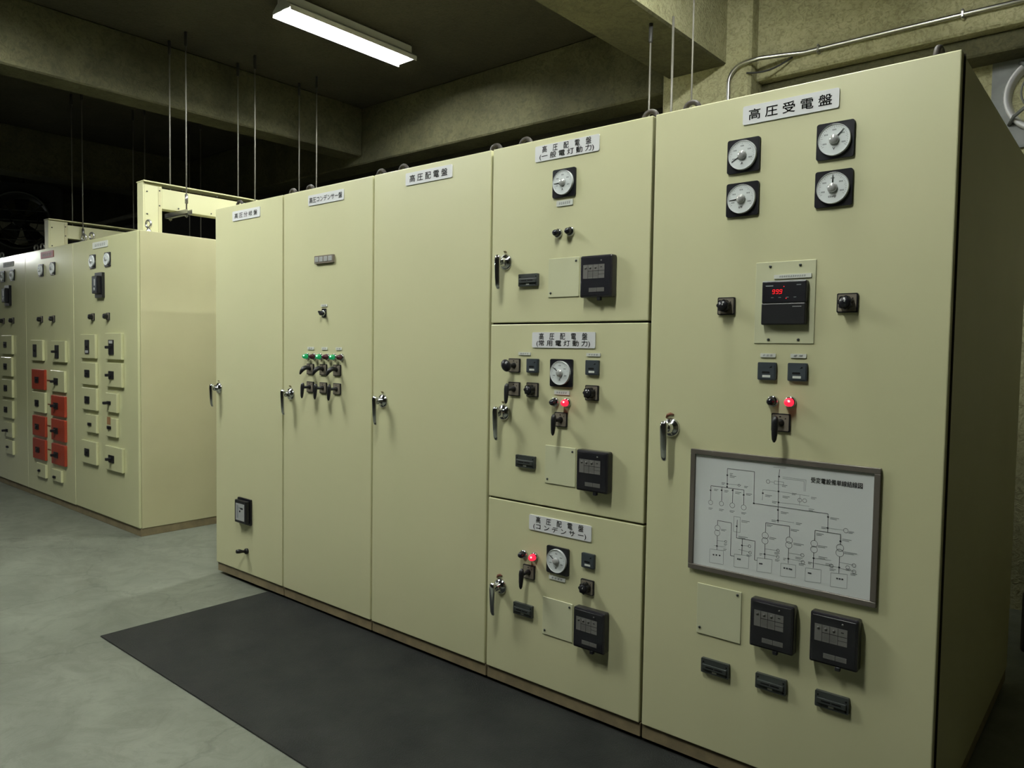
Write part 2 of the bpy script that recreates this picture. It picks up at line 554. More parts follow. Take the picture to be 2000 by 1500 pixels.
_s = MB().rbox(M['slate'], .0600, .0570, -0.010, 0, .004).rbox(M['slate'], .052, .049, -0.0115, -0.009, .003)
SQ = ('signal_relay', _s.mesh('signal_relay'), [
    ('slot', MB().rbox(M['ink'], .026, .007, -0.0120, -0.011, .0035, -.002, -.004).prism(M['ink'], [(.008, .010), (.018, .012), (.016, .018)], -0.0120, -0.011).mesh('slot'), (0, 0, 0)),
    ('label_tag', MB().box(M['label'], -.013, .013, -0.0122, -0.011, -.020, -.0125).mesh('label_tag'), (0, 0, 0))])
_t = MB().rbox(M['dterm'], .101, .050, -0.012, 0, .003)
_t.box(M['dterm'], -.044, .044, -0.018, -0.011, -.012, .006, .002)
TERM = ('test_terminal', _t.mesh('test_terminal'), [
    ('contact_slot', MB().box(M['ink'], -.030, -.002, -0.0186, -0.0178, -.004, .000).box(M['ink'], .002, .030, -0.0186, -0.0178, -.004, .000).lathe(M['ink'], [(.003, -.0119), (.003, -.0128)], 10, at=(.042, 0, .014)).lathe(M['ink'], [(.003, -.0119), (.003, -.0128)], 10, at=(-.042, 0, .014)).lathe(M['ink'], [(.003, -.0119), (.003, -.0128)], 10, at=(.042, 0, -.018)).mesh('contact_slot'), (0, 0, 0)),
    ('label_tag', MB().box(M['label'], -.009, .007, -0.0128, -0.0118, -.0195, -.0140).mesh('label_tag'), (0, 0, 0))])
SCREW = MB().lathe(M['dterm'], [(.0045, 0), (.0042, -.0025), (.002, -.0036), (0, -.0038)], 12).mesh('screw')
def blank(parent, x, z, w, h, screws):
    o = put('blanking_plate', MB().box(M['pale'], -w / 2, w / 2, -0.004, 0, -h / 2, h / 2, .0012, 1).mesh('blanking_plate'), parent, (x, 0, z))
    for sx, sz in screws:
        put('screw', SCREW, o, (sx, -0.004, sz))
    return o

def kit_ocr(half_row):
    w, h, d = .143, .158, .036
    b = MB().box(M['smoke'], -w / 2, w / 2, -d, 0, -h / 2, h / 2, .006, 2)
    b.box(M['black'], -w / 2 + .008, w / 2 - .008, -d - .0012, -d + .001, -h / 2 + .008, h / 2 - .008, .0005, 1)
    body = b.mesh('protective_relay')
    y = -d - .0020
    lab = MB()
    lab.box(M['smokelab'], -.056, .040, y, y + .001, -.008, .044)
    for x in (-.034, -.011, .013):
        lab.box(M['ink'], x - .0005, x + .0005, y - .0004, y, -.008, .044)
    lab.box(M['ink'], -.034, .040, y - .0004, y, .0195, .0210)
    for x in (-.045, -.023, .001):
        lab.lathe(M['smoketxt'], [(.0048, y - .0003), (.0048, y - .0009)], 14, at=(x, 0, .032))
    lab.box(M['ink'], .022, .030, y - .0006, y, .032, .0345)
    lab.box(M['ink'], .013, .040, y - .0004, y, .0065, .0075)
    for k in range(5):
        lab.box(M['smoketxt'], -.031, .009, y - .0004, y, .0145 - k * .004, .0152 - k * .004)
    rating = MB().box(M['smokelab'], -.028, .006, y, y + .001, -.058, -.043).box(M['smokelab'], .008, .040, y, y + .001, -.058, -.043)
    for k in range(3):
        rating.box(M['smoketxt'], -.025, .003, y - .0004, y, -.047 - k * .004, -.0462 - k * .004).box(M['smoketxt'], .011, .037, y - .0004, y, -.047 - k * .004, -.0462 - k * .004)
    tab = MB().box(M['black'], .005, .021, -d + .002, -d + .016, -h / 2 - .012, -h / 2 + .002, .002, 1)
    but = MB().lathe(M['smokelab'], [(.0028, y), (.0028, y - .002)], 10, at=(.026, 0, .058))
    return ('protective_relay', body, [('setting_panel', lab.mesh('setting_panel'), (0, 0, 0)), ('rating_label', rating.mesh('rating_label'), (0, 0, 0)),
                                       ('cover_tab', tab.mesh('cover_tab'), (0, 0, 0)), ('reset_button', but.mesh('reset_button'), (0, 0, 0))])
OCR = kit_ocr(0)

_ro = MB().lathe(M['chrome'], [(.0345, 0), (.0340, -.005), (.028, -.012), (.020, -.016), (.0175, -.018), (.0165, -.034), (.012, -.040)], 28).mesh('rosette')
_lv = MB()
_lv.tube(M['chrome'], [(0, -.034, .004), (0, -.044, .012), (0, -.052, .018)], [.011, .011, .010], 12)
_lv.tube(M['chrome'], [(0, -.050, .026), (0, -.053, .024), (0, -.055, .016), (0, -.055, 0), (0, -.054, -.030), (0, -.053, -.065), (0, -.051, -.098), (0, -.047, -.110), (0, -.043, -.114)],
         [.004, .0105, .0135, .0145, .0138, .0122, .0108, .0095, .005], 14, 0.6)
LEVER = _lv.mesh('lever')
_kc = MB().tube(M['bronze'], [(-.004, -.002, .042), (-.004, -.008, .046), (.004, -.008, .046), (.004, -.002, .042)], .0028, 8)
KEYC = _kc.mesh('key_cover')
_kr = MB().tube(M['rust'], [(-.020, -.001, .034), (-.014, -.0015, .044), (-.002, -.0015, .049), (.010, -.001, .046)], [.003, .0055, .0055, .003], 8)
KEYR = _kr.mesh('keyhole_slot')
def handle(door, x, z, rusty=False):
    o = put('door_handle', _ro, door, (x, 0, z))
    put('lever', LEVER, o)
    c = put('keyhole_slot' if rusty else 'key_cover', KEYR if rusty else KEYC, o)
    if rusty:
        c['label'] = 'rusty keyhole slot'
    return o

def sign(parent, x, z, w, h, lines, y=0.0, mtl='white', name='name_plate', ink='ink', marks=0):
    o = put(name, MB().rbox(M[mtl], w, h, -0.004, 0, min(.006, h * .15)).mesh(name), parent, (x, y, z))
    for (s, tw, th, dx, dz) in lines:
        put('lettering', text_mesh(s, tw, th, M[ink], 0.0), o, (dx, -0.0046, dz))
    if marks:
        b = MB()
        n = marks
        cw = w * .72 / n
        for k in range(n):
            cx = -w * .36 + (k + .5) * cw
            q = random.random
            b.box(M['thin'], cx - cw * .30, cx + cw * (.10 + .2 * q()), -0.0046, -0.0036, -h * .20, -h * .08)
            b.box(M['thin'], cx - cw * .28, cx + cw * .30, -0.0046, -0.0036, -h * .02, h * .06)
            b.box(M['thin'], cx - cw * (.1 + .2 * q()), cx + cw * .28, -0.0046, -0.0036, h * .12, h * .20)
        put('lettering', b.mesh('lettering'), o)
    return o
def small_label(parent, x, z, w, h, n=4):
    return sign(parent, x, z, w, max(h, .012), [], 0.0, 'label', 'label_strip', 'ink', n)

EYE = MB().torus(M['bolt'], .027, .0095, (0, 0, .043)).lathe(M['bolt'], [(.022, 0), (.022, .006), (.012, .012), (.010, .016)], 16, 'z').mesh('eyebolt')
EYEZ = MB().torus(M['boltm'], .027, .0085, (0, 0, .065)).lathe(M['boltm'], [(.022, 0), (.022, .012), (.012, .024), (.010, .036)], 16, 'z').mesh('eyebolt')

# ------------------------------------------------------------------ cabinet row (door faces in the plane y = 0)
H, ZB = 2.30, 0.075
XS = [0.0, 0.7539, 1.5410, 2.3240, 3.1006, 4.0618]
DEPTH = 1.55
def cabinet(i, label, doors):
    x0, x1 = XS[i], XS[i + 1]
    w = x1 - x0
    t = thing('electrical_cabinet', (x0, 0, 0), label, 'electrical cabinet', 'cream switchgear cabinets in the near row')
    g = .006
    b = MB()
    b.box(M['cream_shade'], .002, w - .002, .034, DEPTH, .072, H - .012, .003, 1)
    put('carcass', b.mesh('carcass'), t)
    pl = MB().box(M['plinth'], .012 if i == 0 else .004, w - .004, .008, DEPTH - .02, .020, .073, .002, 1)
    pl.box(M['dark'], .03, w - .03, .085, DEPTH - .05, 0, .021)
    put('plinth', pl.mesh('plinth'), t)
    put('door_gap_shade', MB().box(M['gap_shade'], .001, w - .001, .0305, .0342, .074, H - .004).mesh('door_gap_shade'), t)  # dark sheet behind the doors, added to deepen the shade in the gaps
    ds = []
    for z0, z1 in doors:
        d = MB().box(M['cream'], g, w - g, 0, .030, z0, z1, .0035, 2)
        ds.append(put('door', d.mesh('door'), t))
    for bx in (.085, w - .085):
        for by in (.12, DEPTH - .12):
            put('eyebolt', EYE, t, (bx, by, H - .012), (0, 0, 1.5 if i == 4 and bx > .5 else .05))
    return t, x0, ds

HZ = [('高 圧 受 電 盤')]
# -- cabinet 1
T1, X0, D1 = cabinet(0, 'narrow cream cabinet beside the aisle, small black relay low on its door', [(ZB, H)])
sign(T1, .367 - X0, 2.2325, .3045, .058, [('高 圧 分 岐 盤', .25, .030, 0, 0)])
handle(D1[0], .047 - X0, 1.185)
b = MB().rbox(M['black'], .147, .157, -.010, 0, .005).box(M['black'], -.064, .064, -.036, -.009, -.069, .069, .005, 2)
o = put('voltage_relay', b.mesh('voltage_relay'), T1, (.354 - X0, 0, .4523))
w_ = MB().box(M['greylab'], -.048, .048, -.0375, -.0355, -.052, .050)
w_.box(M['thin'], -.012, .036, -.0382, -.037, .020, .030).box(M['ink'], .006, .034, -.0386, -.037, .018, .026).box(M['thin'], -.036, -.018, -.0382, -.037, -.04, .04).lathe(M['ink'], [(.006, -.037), (.006, -.039)], 12, at=(0, 0, .004))
put('dial_window', w_.mesh('dial_window'), o)
b = MB().lathe(M['blackm'], [(.017, 0), (.017, -.012), (.013, -.016)], 18)
o = put('pull_knob', b.mesh('pull_knob'), T1, (.374 - X0, 0, .211))
put('knob_tip', MB().tube(M['blackm'], [(0, -.014, 0), (0, -.030, .003), (0, -.052, .008), (0, -.070, .010)], [.010, .008, .013, .011], 12).mesh('knob_tip'), o)
# -- cabinet 2
T2, X0, D2 = cabinet(1, 'cream cabinet with three lit green lamps above six black lever switches', [(ZB, H)])
sign(T2, 1.1518 - X0, 2.2365, .3075, .055, [('高圧コンデンサー盤', .285, .030, 0, 0)])
handle(D2[0], .832 - X0, 1.187)
b = MB().rbox(M['tan'], .163, .0415, -.012, 0, .003)
o = put('annunciator', b.mesh('annunciator'), T2, (1.148 - X0, 0, 1.915))
for k in range(4):
    put('window_lens', MB().box(M['greylab'], -.0155, .0155, -.0145, -.0118, -.013, .013, .001, 1).box(M['thin'], -.011, .009, -.0150, -.0144, .002, .004).box(M['thin'], -.011, .011, -.0150, -.0144, -.006, -.004).mesh('window_lens'), o, (-.0585 + .039 * k, 0, .001))
small_label(T2, 1.1416 - X0, 1.6725, .055, .013, 3)
b = MB().rbox(M['black'], .036, .046, -.004, 0, .003, 0, .002).lathe(M['chrome'], [(.0165, -.003), (.0165, -.010), (.014, -.014)], 24)
o = put('selector_switch', b.mesh('selector_switch'), T2, (1.1417 - X0, 0, 1.631))
put('selector_knob', MB().lathe(M['black'], [(.013, -.013), (.013, -.022), (.010, -.024)], 20).box(M['black'], -.0135, .0135, -.036, -.022, -.004, .004, .002, 1).mesh('selector_knob'), o, (0, 0, 0), (0, .9, 0))
for x, w in ((1.0232, .058), (1.1464, .049), (1.2692, .048)):
    small_label(T2, x - X0, 1.4446, w, .015, 2)
for x, c in ((.9966, 'green'), (1.0580, 'dred'), (1.1159, 'green'), (1.1765, 'dred'), (1.2352, 'green'), (1.2975, 'dred')):
    lamp(T2, x - X0, 1.400, c)
for x in (1.0221, 1.1398, 1.2588):
    inst(SHORT, T2, (x - X0, 0, 1.332))
    inst(PISTOL, T2, (x - X0, 0, 1.2348))
# -- cabinet 3
T3, X0, D3 = cabinet(2, 'plain cream cabinet with only a name plate and a chrome handle', [(ZB, H)])
sign(T3, 1.9337 - X0, 2.2457, .308, .0574, [('高 圧 配 電 盤', .25, .033, 0, 0)])
handle(D3[0], 1.6235 - X0, 1.192)
# -- cabinet 4
T4, X0, D4 = cabinet(3, 'cream cabinet divided into three doors one above another', [(1.567, H), (.822, 1.560), (ZB, .815)])
L1 = ('高　圧　配　電　盤', .236, .026, 0, .0145)
for z, s in ((2.2421, '(一 般 電 灯 動 力)'), (1.4953, '(常 用 電 灯 動 力)'), (.7459, '(コ ン デ ン サ ー)')):
    sign(T4, 2.7145 - X0, z, .309, .0625, [L1, (s, .262, .027, 0, -.0145)])
for d, (x, z), ru in zip(D4, ((2.4087, 1.8196), (2.4091, 1.1878), (2.4058, .4399)), (False, False, True)):
    handle(d, x - X0, z, ru)
for z in (1.7393, .993, .3716):
    inst(TERM, T4, (2.5388 - X0, 0, z))
for z in (1.7417, .9945, .3738):
    blank(T4, 2.7127 - X0, z, .150, .154, ((.060, .062), (-.062, -.060)))
for z in (1.735, .9956, .381):
    inst(OCR, T4, (2.886 - X0, 0, z))
meter(T4, 2.7089 - X0, 2.1103, -93, 'A')
meter(T4, 2.7123 - X0, 1.3649, -56, 'A')
meter(T4, 2.7116 - X0, .6122, -60, 'A')
for x, z, w, h, n in ((2.7115, 2.0326, .079, .022, 6), (2.5202, 1.4385, .064, .0125, 4), (2.8611, 1.4396, .064, .0125, 4), (2.7146, 1.2869, .075, .0165, 5), (2.7083, .5381, .080, .0155, 4)):
    small_label(T4, x - X0, z, w, h, n)
for x, z, c in ((2.6833, 1.9163, 'dark'), (2.7426, 1.9183, 'dark'), (2.6828, 1.2472, 'dark'), (2.7403, 1.2479, 'red'), (2.5341, .6043, 'dark'), (2.5908, .6038, 'red')):
    lamp(T4, x - X0, z, c)
inst(EGG, T4, (2.4681 - X0, 0, 1.3885))
inst(PISTOL, T4, (2.4691 - X0, 0, 1.2905))
inst(PISTOL, T4, (2.7141 - X0, 0, 1.1796))
inst(PISTOL, T4, (2.5642 - X0, 0, .5356))
for x, z in ((2.567, 1.3899), (2.8599, 1.3901), (2.8592, .6406)):
    inst(SQ, T4, (x - X0, 0, z))
for x, z in ((2.5667, 1.2913), (2.8593, 1.2929), (2.8562, .5363)):
    inst(ROTARY, T4, (x - X0, 0, z))
# -- cabinet 5
T5, X0, D5 = cabinet(4, 'widest cream cabinet at the near end, carrying a framed wiring diagram', [(ZB, H)])
sign(T5, 3.5842 - X0, 2.2329, .3034, .060, [('高 圧 受 電 盤', .262, .034, 0, 0)])
handle(D5[0], 3.198 - X0, 1.186, True)
meter(T5, 3.4392 - X0, 2.1036, -119, 'A')
meter(T5, 3.4398 - X0, 1.9611, -93, 'kW')
meter(T5, 3.729 - X0, 2.1050, 45, 'V')
meter(T5, 3.729 - X0, 1.9604, 1, 'cosφ')
o = put('factor_controller', MB().box(M['pale'], -.096, .096, -.003, 0, -.131, .131, .001, 1).mesh('factor_controller'), T5, (3.5886 - X0, 0, 1.6184))
o['label'] = 'black digital controller on a pale screwed plate'
for sx, sz in ((-.0485, .1165), (.047, .1165), (-.048, -.1187), (.048, -.1187)):
    put('screw', SCREW, o, (sx, -.003, sz))
b = MB().box(M['black'], -.071, .071, -.022, -.002, -.0005, .0695, .004, 2).box(M['blackm'], -.0705, .0705, -.025, -.002, -.0695, -.0005, .004, 2)
b.box(M['rim'], -.069, .069, -.0215, -.018, .0680, .0705)
b.box(M['thin'], -.058, -.034, -.0224, -.0218, .053, .056).box(M['thin'], .040, .054, -.0224, -.0218, .054, .057)
b.box(M['greylab'], .030, .058, -.0256, -.0248, -.0135, -.0115)
for k in range(4):
    b.box(M['thin'], -.040 + k * .024, -.032 + k * .024, -.0224, -.0218, .016, .018)
put('controller_case', b.mesh('controller_case'), o, (.004, 0, -.002))
def digit(mb, ch, x, z, w=.0068, h=.0125, t=.0015):
    seg = {'9': 'abcdfg', '8': 'abcdefg', '0': 'abcdef'}[ch]
    a = {'a': ((-1, 1), (1, 1)), 'g': ((-1, 0), (1, 0)), 'd': ((-1, -1), (1, -1)), 'f': ((-1, 0), (-1, 1)), 'b': ((1, 0), (1, 1)), 'e': ((-1, -1), (-1, 0)), 'c': ((1, -1), (1, 0))}
    for s in seg:
        (x0, z0), (x1, z1) = a[s]
        sl = .12 * h
        mb.seg2(M['led'], (x + x0 * w / 2 + z0 * sl / 2, z + z0 * h / 2), (x + x1 * w / 2 + z1 * sl / 2, z + z1 * h / 2), -.0228, t)
b = MB()
for k, ch in enumerate('999'):
    digit(b, ch, -.0115 + .0115 * k, 0)
b.seg2(M['led'], (.0062, -.0072), (.0078, -.0072), -.0228, .0016)
b.lathe(M['led'], [(.0015, -.0222), (.0015, -.0230)], 8, at=(.021, 0, .0155)).lathe(M['led'], [(.0016, -.0222), (.0016, -.0230)], 8, at=(.029, 0, -.022))
put('digital_readout', b.mesh('digital_readout'), o, (-.0165, 0, .0335))['label'] = 'glowing red digits reading 99.9'
small_label(T5, 3.613 - X0, 1.7007, .118, .013, 12).location.y = -.003
for x in (3.3943, 3.7808):
    inst(ROTARY, T5, (x - X0, 0, 1.6115))
for x, n in ((3.5409, 3), (3.6387, 2)):
    small_label(T5, x - X0, 1.4487, .050, .0128, n)
    inst(SQ, T5, (x - X0, 0, 1.3975))
lamp(T5, 3.5615 - X0, 1.3004, 'dark')
lamp(T5, 3.6185 - X0, 1.3010, 'red')
inst(PISTOL, T5, (3.5903 - X0, 0, 1.2336))
blank(T5, 3.397 - X0, .566, .160, .176, ((.066, .076), (-.068, -.066)))
inst(OCR, T5, (3.5915 - X0, 0, .576))
inst(OCR, T5, (3.7845 - X0, 0, .5795))
for x, z in ((3.3926, .373), (3.5863, .3773), (3.7784, .3788)):
    inst(TERM, T5, (x - X0, 0, z))

# framed single-line diagram on cabinet 5 (coordinates of its drawing in metres about the frame centre)
DG = {'lines': [[(0.0039, 0.172), (0.0012, 0.1397), (0.0039, -0.0017)],
[(-0.079, 0.1547), (-0.1728, 0.1543), (-0.1721, 0.0892)],
[(-0.2304, 0.0887), (-0.1131, 0.0893)],
[(-0.2304, 0.0887), (-0.2302, 0.0386)],
[(-0.1904, 0.0892), (-0.1902, 0.0416)],
[(-0.1516, 0.0892), (-0.1517, 0.0408)],
[(-0.1131, 0.0893), (-0.1124, 0.0399)],
[(-0.079, 0.1547), (-0.078, 0.0496), (0.1586, 0.0515), (0.1592, -0.0072)],
[(-0.036, -0.0082), (0.0415, -0.0068)],
[(-0.036, -0.0082), (-0.0362, -0.0408)],
[(0.0415, -0.0068), (0.0426, -0.0411)],
[(-0.0365, -0.0784), (-0.0361, -0.1272)],
[(0.0408, -0.0783), (0.0409, -0.1272)],
[(-0.2024, -0.0433), (-0.2028, -0.0273), (-0.1529, -0.028), (-0.1536, -0.1389), (-0.1401, -0.1387)],
[(-0.2025, -0.0793), (-0.2023, -0.1282)],
[(-0.1329, -0.0141), (-0.1343, -0.0753), (-0.0698, -0.0748), (-0.0698, -0.1376), (-0.0604, -0.1377)],
[(-0.1136, -0.0756), (-0.114, -0.1286)],
[(0.1212, -0.0064), (0.1976, -0.006)],
[(0.1212, -0.0064), (0.1206, -0.0396)],
[(0.1193, -0.0766), (0.1192, -0.1264)],
[(0.1976, -0.006), (0.198, -0.0383)],
[(0.1966, -0.0746), (0.1966, -0.127)]],
'thin': [[(0.0141, 0.1488), (0.0882, 0.1479), (0.0876, 0.1117)],
[(0.0142, 0.1439), (0.0823, 0.1435), (0.0833, 0.1112)],
[(-0.0118, 0.1324), (0.0183, 0.1324), (0.0172, 0.1229), (-0.0122, 0.1228), (-0.0118, 0.1324)],
[(-0.025, 0.1284), (-0.0116, 0.1278)],
[(-0.1713, 0.1024), (-0.1224, 0.1036)],
[(-0.05, 0.0644), (-0.0491, 0.099), (0.0025, 0.1002), (0.0999, 0.0987)],
[(0.0036, 0.0645), (0.0685, 0.0665), (0.101, 0.0657)],
[(0.0711, 0.0984), (0.0703, 0.0649)],
[(0.0036, 0.0059), (0.0558, 0.0068)],
[(-0.2282, -0.1302), (-0.1789, -0.127), (-0.1783, -0.1748), (-0.2281, -0.1767), (-0.2282, -0.1302)],
[(-0.1403, -0.1316), (-0.0892, -0.1277), (-0.0898, -0.1708), (-0.1402, -0.1743), (-0.1403, -0.1316)],
[(-0.0607, -0.1281), (-0.0112, -0.125), (-0.0128, -0.1704), (-0.0612, -0.1739), (-0.0607, -0.1281)],
[(0.0175, -0.1311), (0.065, -0.1281), (0.0652, -0.1692), (0.0169, -0.173), (0.0175, -0.1311)],
[(0.0956, -0.1305), (0.1436, -0.127), (0.1436, -0.1692), (0.0952, -0.1733), (0.0956, -0.1305)],
[(0.1727, -0.1301), (0.221, -0.1255), (0.2212, -0.1696), (0.1724, -0.1731), (0.1727, -0.1301)],
[(-0.1454, -0.0043), (-0.1231, -0.0039), (-0.1223, -0.0555), (-0.1447, -0.0554), (-0.1454, -0.0043)],
[(-0.202, -0.0961), (-0.1715, -0.0946)],
[(-0.2129, -0.1153), (-0.2027, -0.1154), (-0.171, -0.1136)],
[(-0.1142, -0.0972), (-0.0882, -0.0952)],
[(-0.1258, -0.1131), (-0.1145, -0.113), (-0.0836, -0.1161)],
[(0.1587, 0.0072), (0.2073, 0.0082)],
[(0.1199, -0.0949), (0.1731, -0.0919)],
[(0.1033, -0.1111), (0.1977, -0.1087)],
[(0.1972, -0.0926), (0.2376, -0.0935)],
[(-0.036, -0.0945), (0.0068, -0.0922)],
[(-0.0502, -0.1125), (-0.0366, -0.1119), (0.0074, -0.1111)],
[(0.0413, -0.0932), (0.0846, -0.0925)],
[(0.0263, -0.1131), (0.0412, -0.1121), (0.0889, -0.1121)],
[(-0.017, 0.1771), (0.0243, 0.1781)],
[(0.1961, -0.1108), (0.2416, -0.1123)]],
'circ': [(-0.0327, 0.1278, 0.0061), (-0.23, 0.0306, 0.0077), (-0.1908, 0.0323, 0.0077), (-0.1519, 0.0321, 0.0085), (-0.1121, 0.031, 0.0085), (-0.0366, -0.0504, 0.0104), (-0.0369, -0.0677, 0.0104), (0.0418, -0.0518, 0.0104), (0.0408, -0.0677, 0.0104), (-0.2021, -0.0532, 0.0096), (-0.2028, -0.0702, 0.0096), (0.1198, -0.0489, 0.0104), (0.1197, -0.0673, 0.0104), (0.1973, -0.0475, 0.0108), (0.1969, -0.0638, 0.0115), (0.0709, 0.0817, 0.0061), (0.0861, 0.082, 0.0061), (0.2124, 0.008, 0.0069), (-0.1304, 0.1026, 0.0038), (-0.1715, -0.0946, 0.0038), (-0.0882, -0.0952, 0.0046), (-0.0855, -0.1165, 0.0046), (0.0068, -0.0922, 0.0046), (0.0067, -0.1131, 0.0046), (0.0846, -0.0925, 0.0054), (0.0871, -0.1143, 0.0054), (0.1737, -0.1081, 0.0054), (0.2393, -0.0942, 0.0054), (0.24, -0.1133, 0.0054), (0.2213, -0.1039, 0.0054)],
'note': [(-0.1641, 0.1387, 0.0113), (-0.1639, 0.1309, 0.0227), (-0.1921, 0.1037, 0.0132), (-0.2186, 0.0783, 0.0151), (-0.1817, 0.0785, 0.0151), (-0.1431, 0.0786, 0.0208), (-0.1055, 0.0786, 0.0208), (-0.2367, 0.0115, 0.0151), (-0.1986, 0.0125, 0.017), (-0.1603, 0.0131, 0.017), (-0.1196, 0.0134, 0.017), (0.0131, 0.1223, 0.017), (0.0161, 0.087, 0.0227), (-0.0173, 0.0653, 0.017), (0.0121, 0.0356, 0.0246), (-0.0172, 0.0044, 0.0189), (0.0613, 0.0077, 0.0189), (-0.0409, 0.0829, 0.0227), (0.0454, 0.1004, 0.0151), (0.1054, 0.0958, 0.017), (0.0995, 0.0581, 0.017), (0.1652, 0.0409, 0.0264), (0.1402, 0.0078, 0.017), (0.2208, 0.0069, 0.0151), (-0.1894, -0.0551, 0.0189), (-0.1187, -0.0138, 0.0283), (-0.023, -0.0538, 0.0227), (0.0561, -0.0586, 0.0321), (-0.032, -0.0133, 0.0189), (0.0454, -0.0155, 0.0264), (0.1316, -0.0523, 0.0283), (0.125, -0.0149, 0.0227), (0.2032, -0.0194, 0.0264), (0.2096, -0.0578, 0.0378), (-0.1123, 0.1022, 0.0132), (-0.1775, -0.1028, 0.0113), (-0.1791, -0.1211, 0.0113), (-0.0972, -0.1254, 0.017), (-0.0044, -0.1, 0.017), (-0.0017, -0.1224, 0.0151), (0.063, -0.1022, 0.0227), (0.0746, -0.1205, 0.0208), (0.1562, -0.1043, 0.0227), (0.1688, -0.1182, 0.0189), (0.2164, -0.1085, 0.0151), (0.2302, -0.12, 0.0189), (-0.1272, -0.0682, 0.0321), (0.1345, -0.0866, 0.0264), (-0.0541, -0.1133, 0.0094), (0.0244, -0.1135, 0.0094), (0.1032, -0.1104, 0.0113)],
'dots': [(0.0028, 0.1485), (-0.214, -0.1477), (-0.2035, -0.1469), (-0.1917, -0.1462), (-0.1268, -0.1456), (-0.12, -0.1454), (-0.0511, -0.1463), (-0.0453, -0.1459), (0.0292, -0.1447), (0.0378, -0.1445), (0.0459, -0.1443), (0.0515, -0.1447), (0.1062, -0.145), (0.1116, -0.145), (0.1921, -0.1442), (0.1996, -0.144), (0.2074, -0.1438), (-0.1726, 0.1318), (-0.1717, 0.1023), (-0.1722, 0.0924), (0.0025, 0.1002), (0.0036, 0.0645), (0.0025, 0.0398), (0.0036, 0.0059), (0.1589, 0.0417), (0.1587, 0.0072), (-0.078, 0.0496), (-0.2027, -0.1154), (-0.1142, -0.0972), (-0.0366, -0.1119), (0.0412, -0.1121), (0.1196, -0.095), (0.197, -0.1088), (0.1977, -0.0276), (-0.2312, 0.0726), (-0.1913, 0.078), (-0.1522, 0.0832), (-0.1134, 0.0729), (-0.0487, 0.0875), (-0.1343, -0.036)],
'title': (0.1795, 0.1506, 0.1521)}
fr = MB()
FW, FH, FB = .612, .419, .0175
for a in ((-FW / 2, FW / 2, FH / 2 - FB, FH / 2), (-FW / 2, FW / 2, -FH / 2, -FH / 2 + FB), (-FW / 2, -FW / 2 + FB, -FH / 2 + FB, FH / 2 - FB), (FW / 2 - FB, FW / 2, -FH / 2 + FB, FH / 2 - FB)):
    fr.box(M['dframe'], a[0], a[1], -.012, 0, a[2], a[3], .0012, 1)
o = put('wiring_diagram_board', fr.mesh('wiring_diagram_board'), T5, (3.588 - X0, 0, .9107))
put('diagram_sheet', MB().box(M['sheet'], -FW / 2 + .012, FW / 2 - .012, -.005, -.001, -FH / 2 + .012, FH / 2 - .012).mesh('diagram_sheet'), o)
b = MB()
for pl in DG['lines']:
    for p, q in zip(pl, pl[1:]):
        b.seg2(M['line'], p, q, -.0056, .0016)
for pl in DG['thin']:
    for p, q in zip(pl, pl[1:]):
        b.seg2(M['thin'], p, q, -.0055, .0011)
for (x, z, r) in DG['circ']:
    n = 18
    for k in range(n):
        a0, a1 = 2 * PI * k / n, 2 * PI * (k + 1) / n
        b.seg2(M['line'], (x + r * math.cos(a0), z + r * math.sin(a0)), (x + r * math.cos(a1), z + r * math.sin(a1)), -.0056, .0011)
for (x, z, w) in DG['note']:
    for k in range(2):
        b.seg2(M['thin'], (x, z - k * .0042), (x + w * (1 - .25 * k), z - k * .0042), -.0055, .0019)
for (x, z) in DG['dots']:
    b.seg2(M['line'], (x - .0028, z), (x + .0028, z), -.0056, .0048)
put('circuit_lines', b.mesh('circuit_lines'), o)
tx, tz, tw = DG['title']
put('lettering', text_mesh('受変電設備単線結線図', tw, .0175, M['ink'], 0.0), o, (tx, -.0056, tz))

# ------------------------------------------------------------------ far block of breaker cabinets (front plane y = 0.06)
FY = 0.06
def breaker(parent, xr, zc, w, h, win, colour='gloss', lever=0, slot=False):
    d = .022
    b = MB().box(M[colour], -w / 2, w / 2, -d, 0, -h / 2, h / 2, .004, 2)
    o = put('circuit_breaker', b.mesh('circuit_breaker'), parent, (xr - w / 2, 0, zc))
    if colour == 'red':
        o['label'] = 'breaker with red cover plate'
    wx, wz, ww, wh = win
    wx, wz = wx - (xr - w / 2), wz - zc
    f = MB().rbox(M['blackm'], ww, wh, -d - .006, -d + .002, .004, wx, wz)
    if slot:
        f.box(M['greylab'], wx - ww * .36, wx + ww * .36, -d - .0066, -d - .0055, wz + (wh * .26 if lever else -wh * .44), wz + (wh * .44 if lever else -wh * .26))
    put('breaker_face', f.mesh('breaker_face'), o)
    s = .013 if not lever else .016
    t = MB().box(M['black'], wx - s, wx + s * .6, -d - (.045 if lever else .016), -d - .004, wz - s * .7, wz + s * .7, .003, 1)
    put('toggle', t.mesh('toggle'), o)
    return o

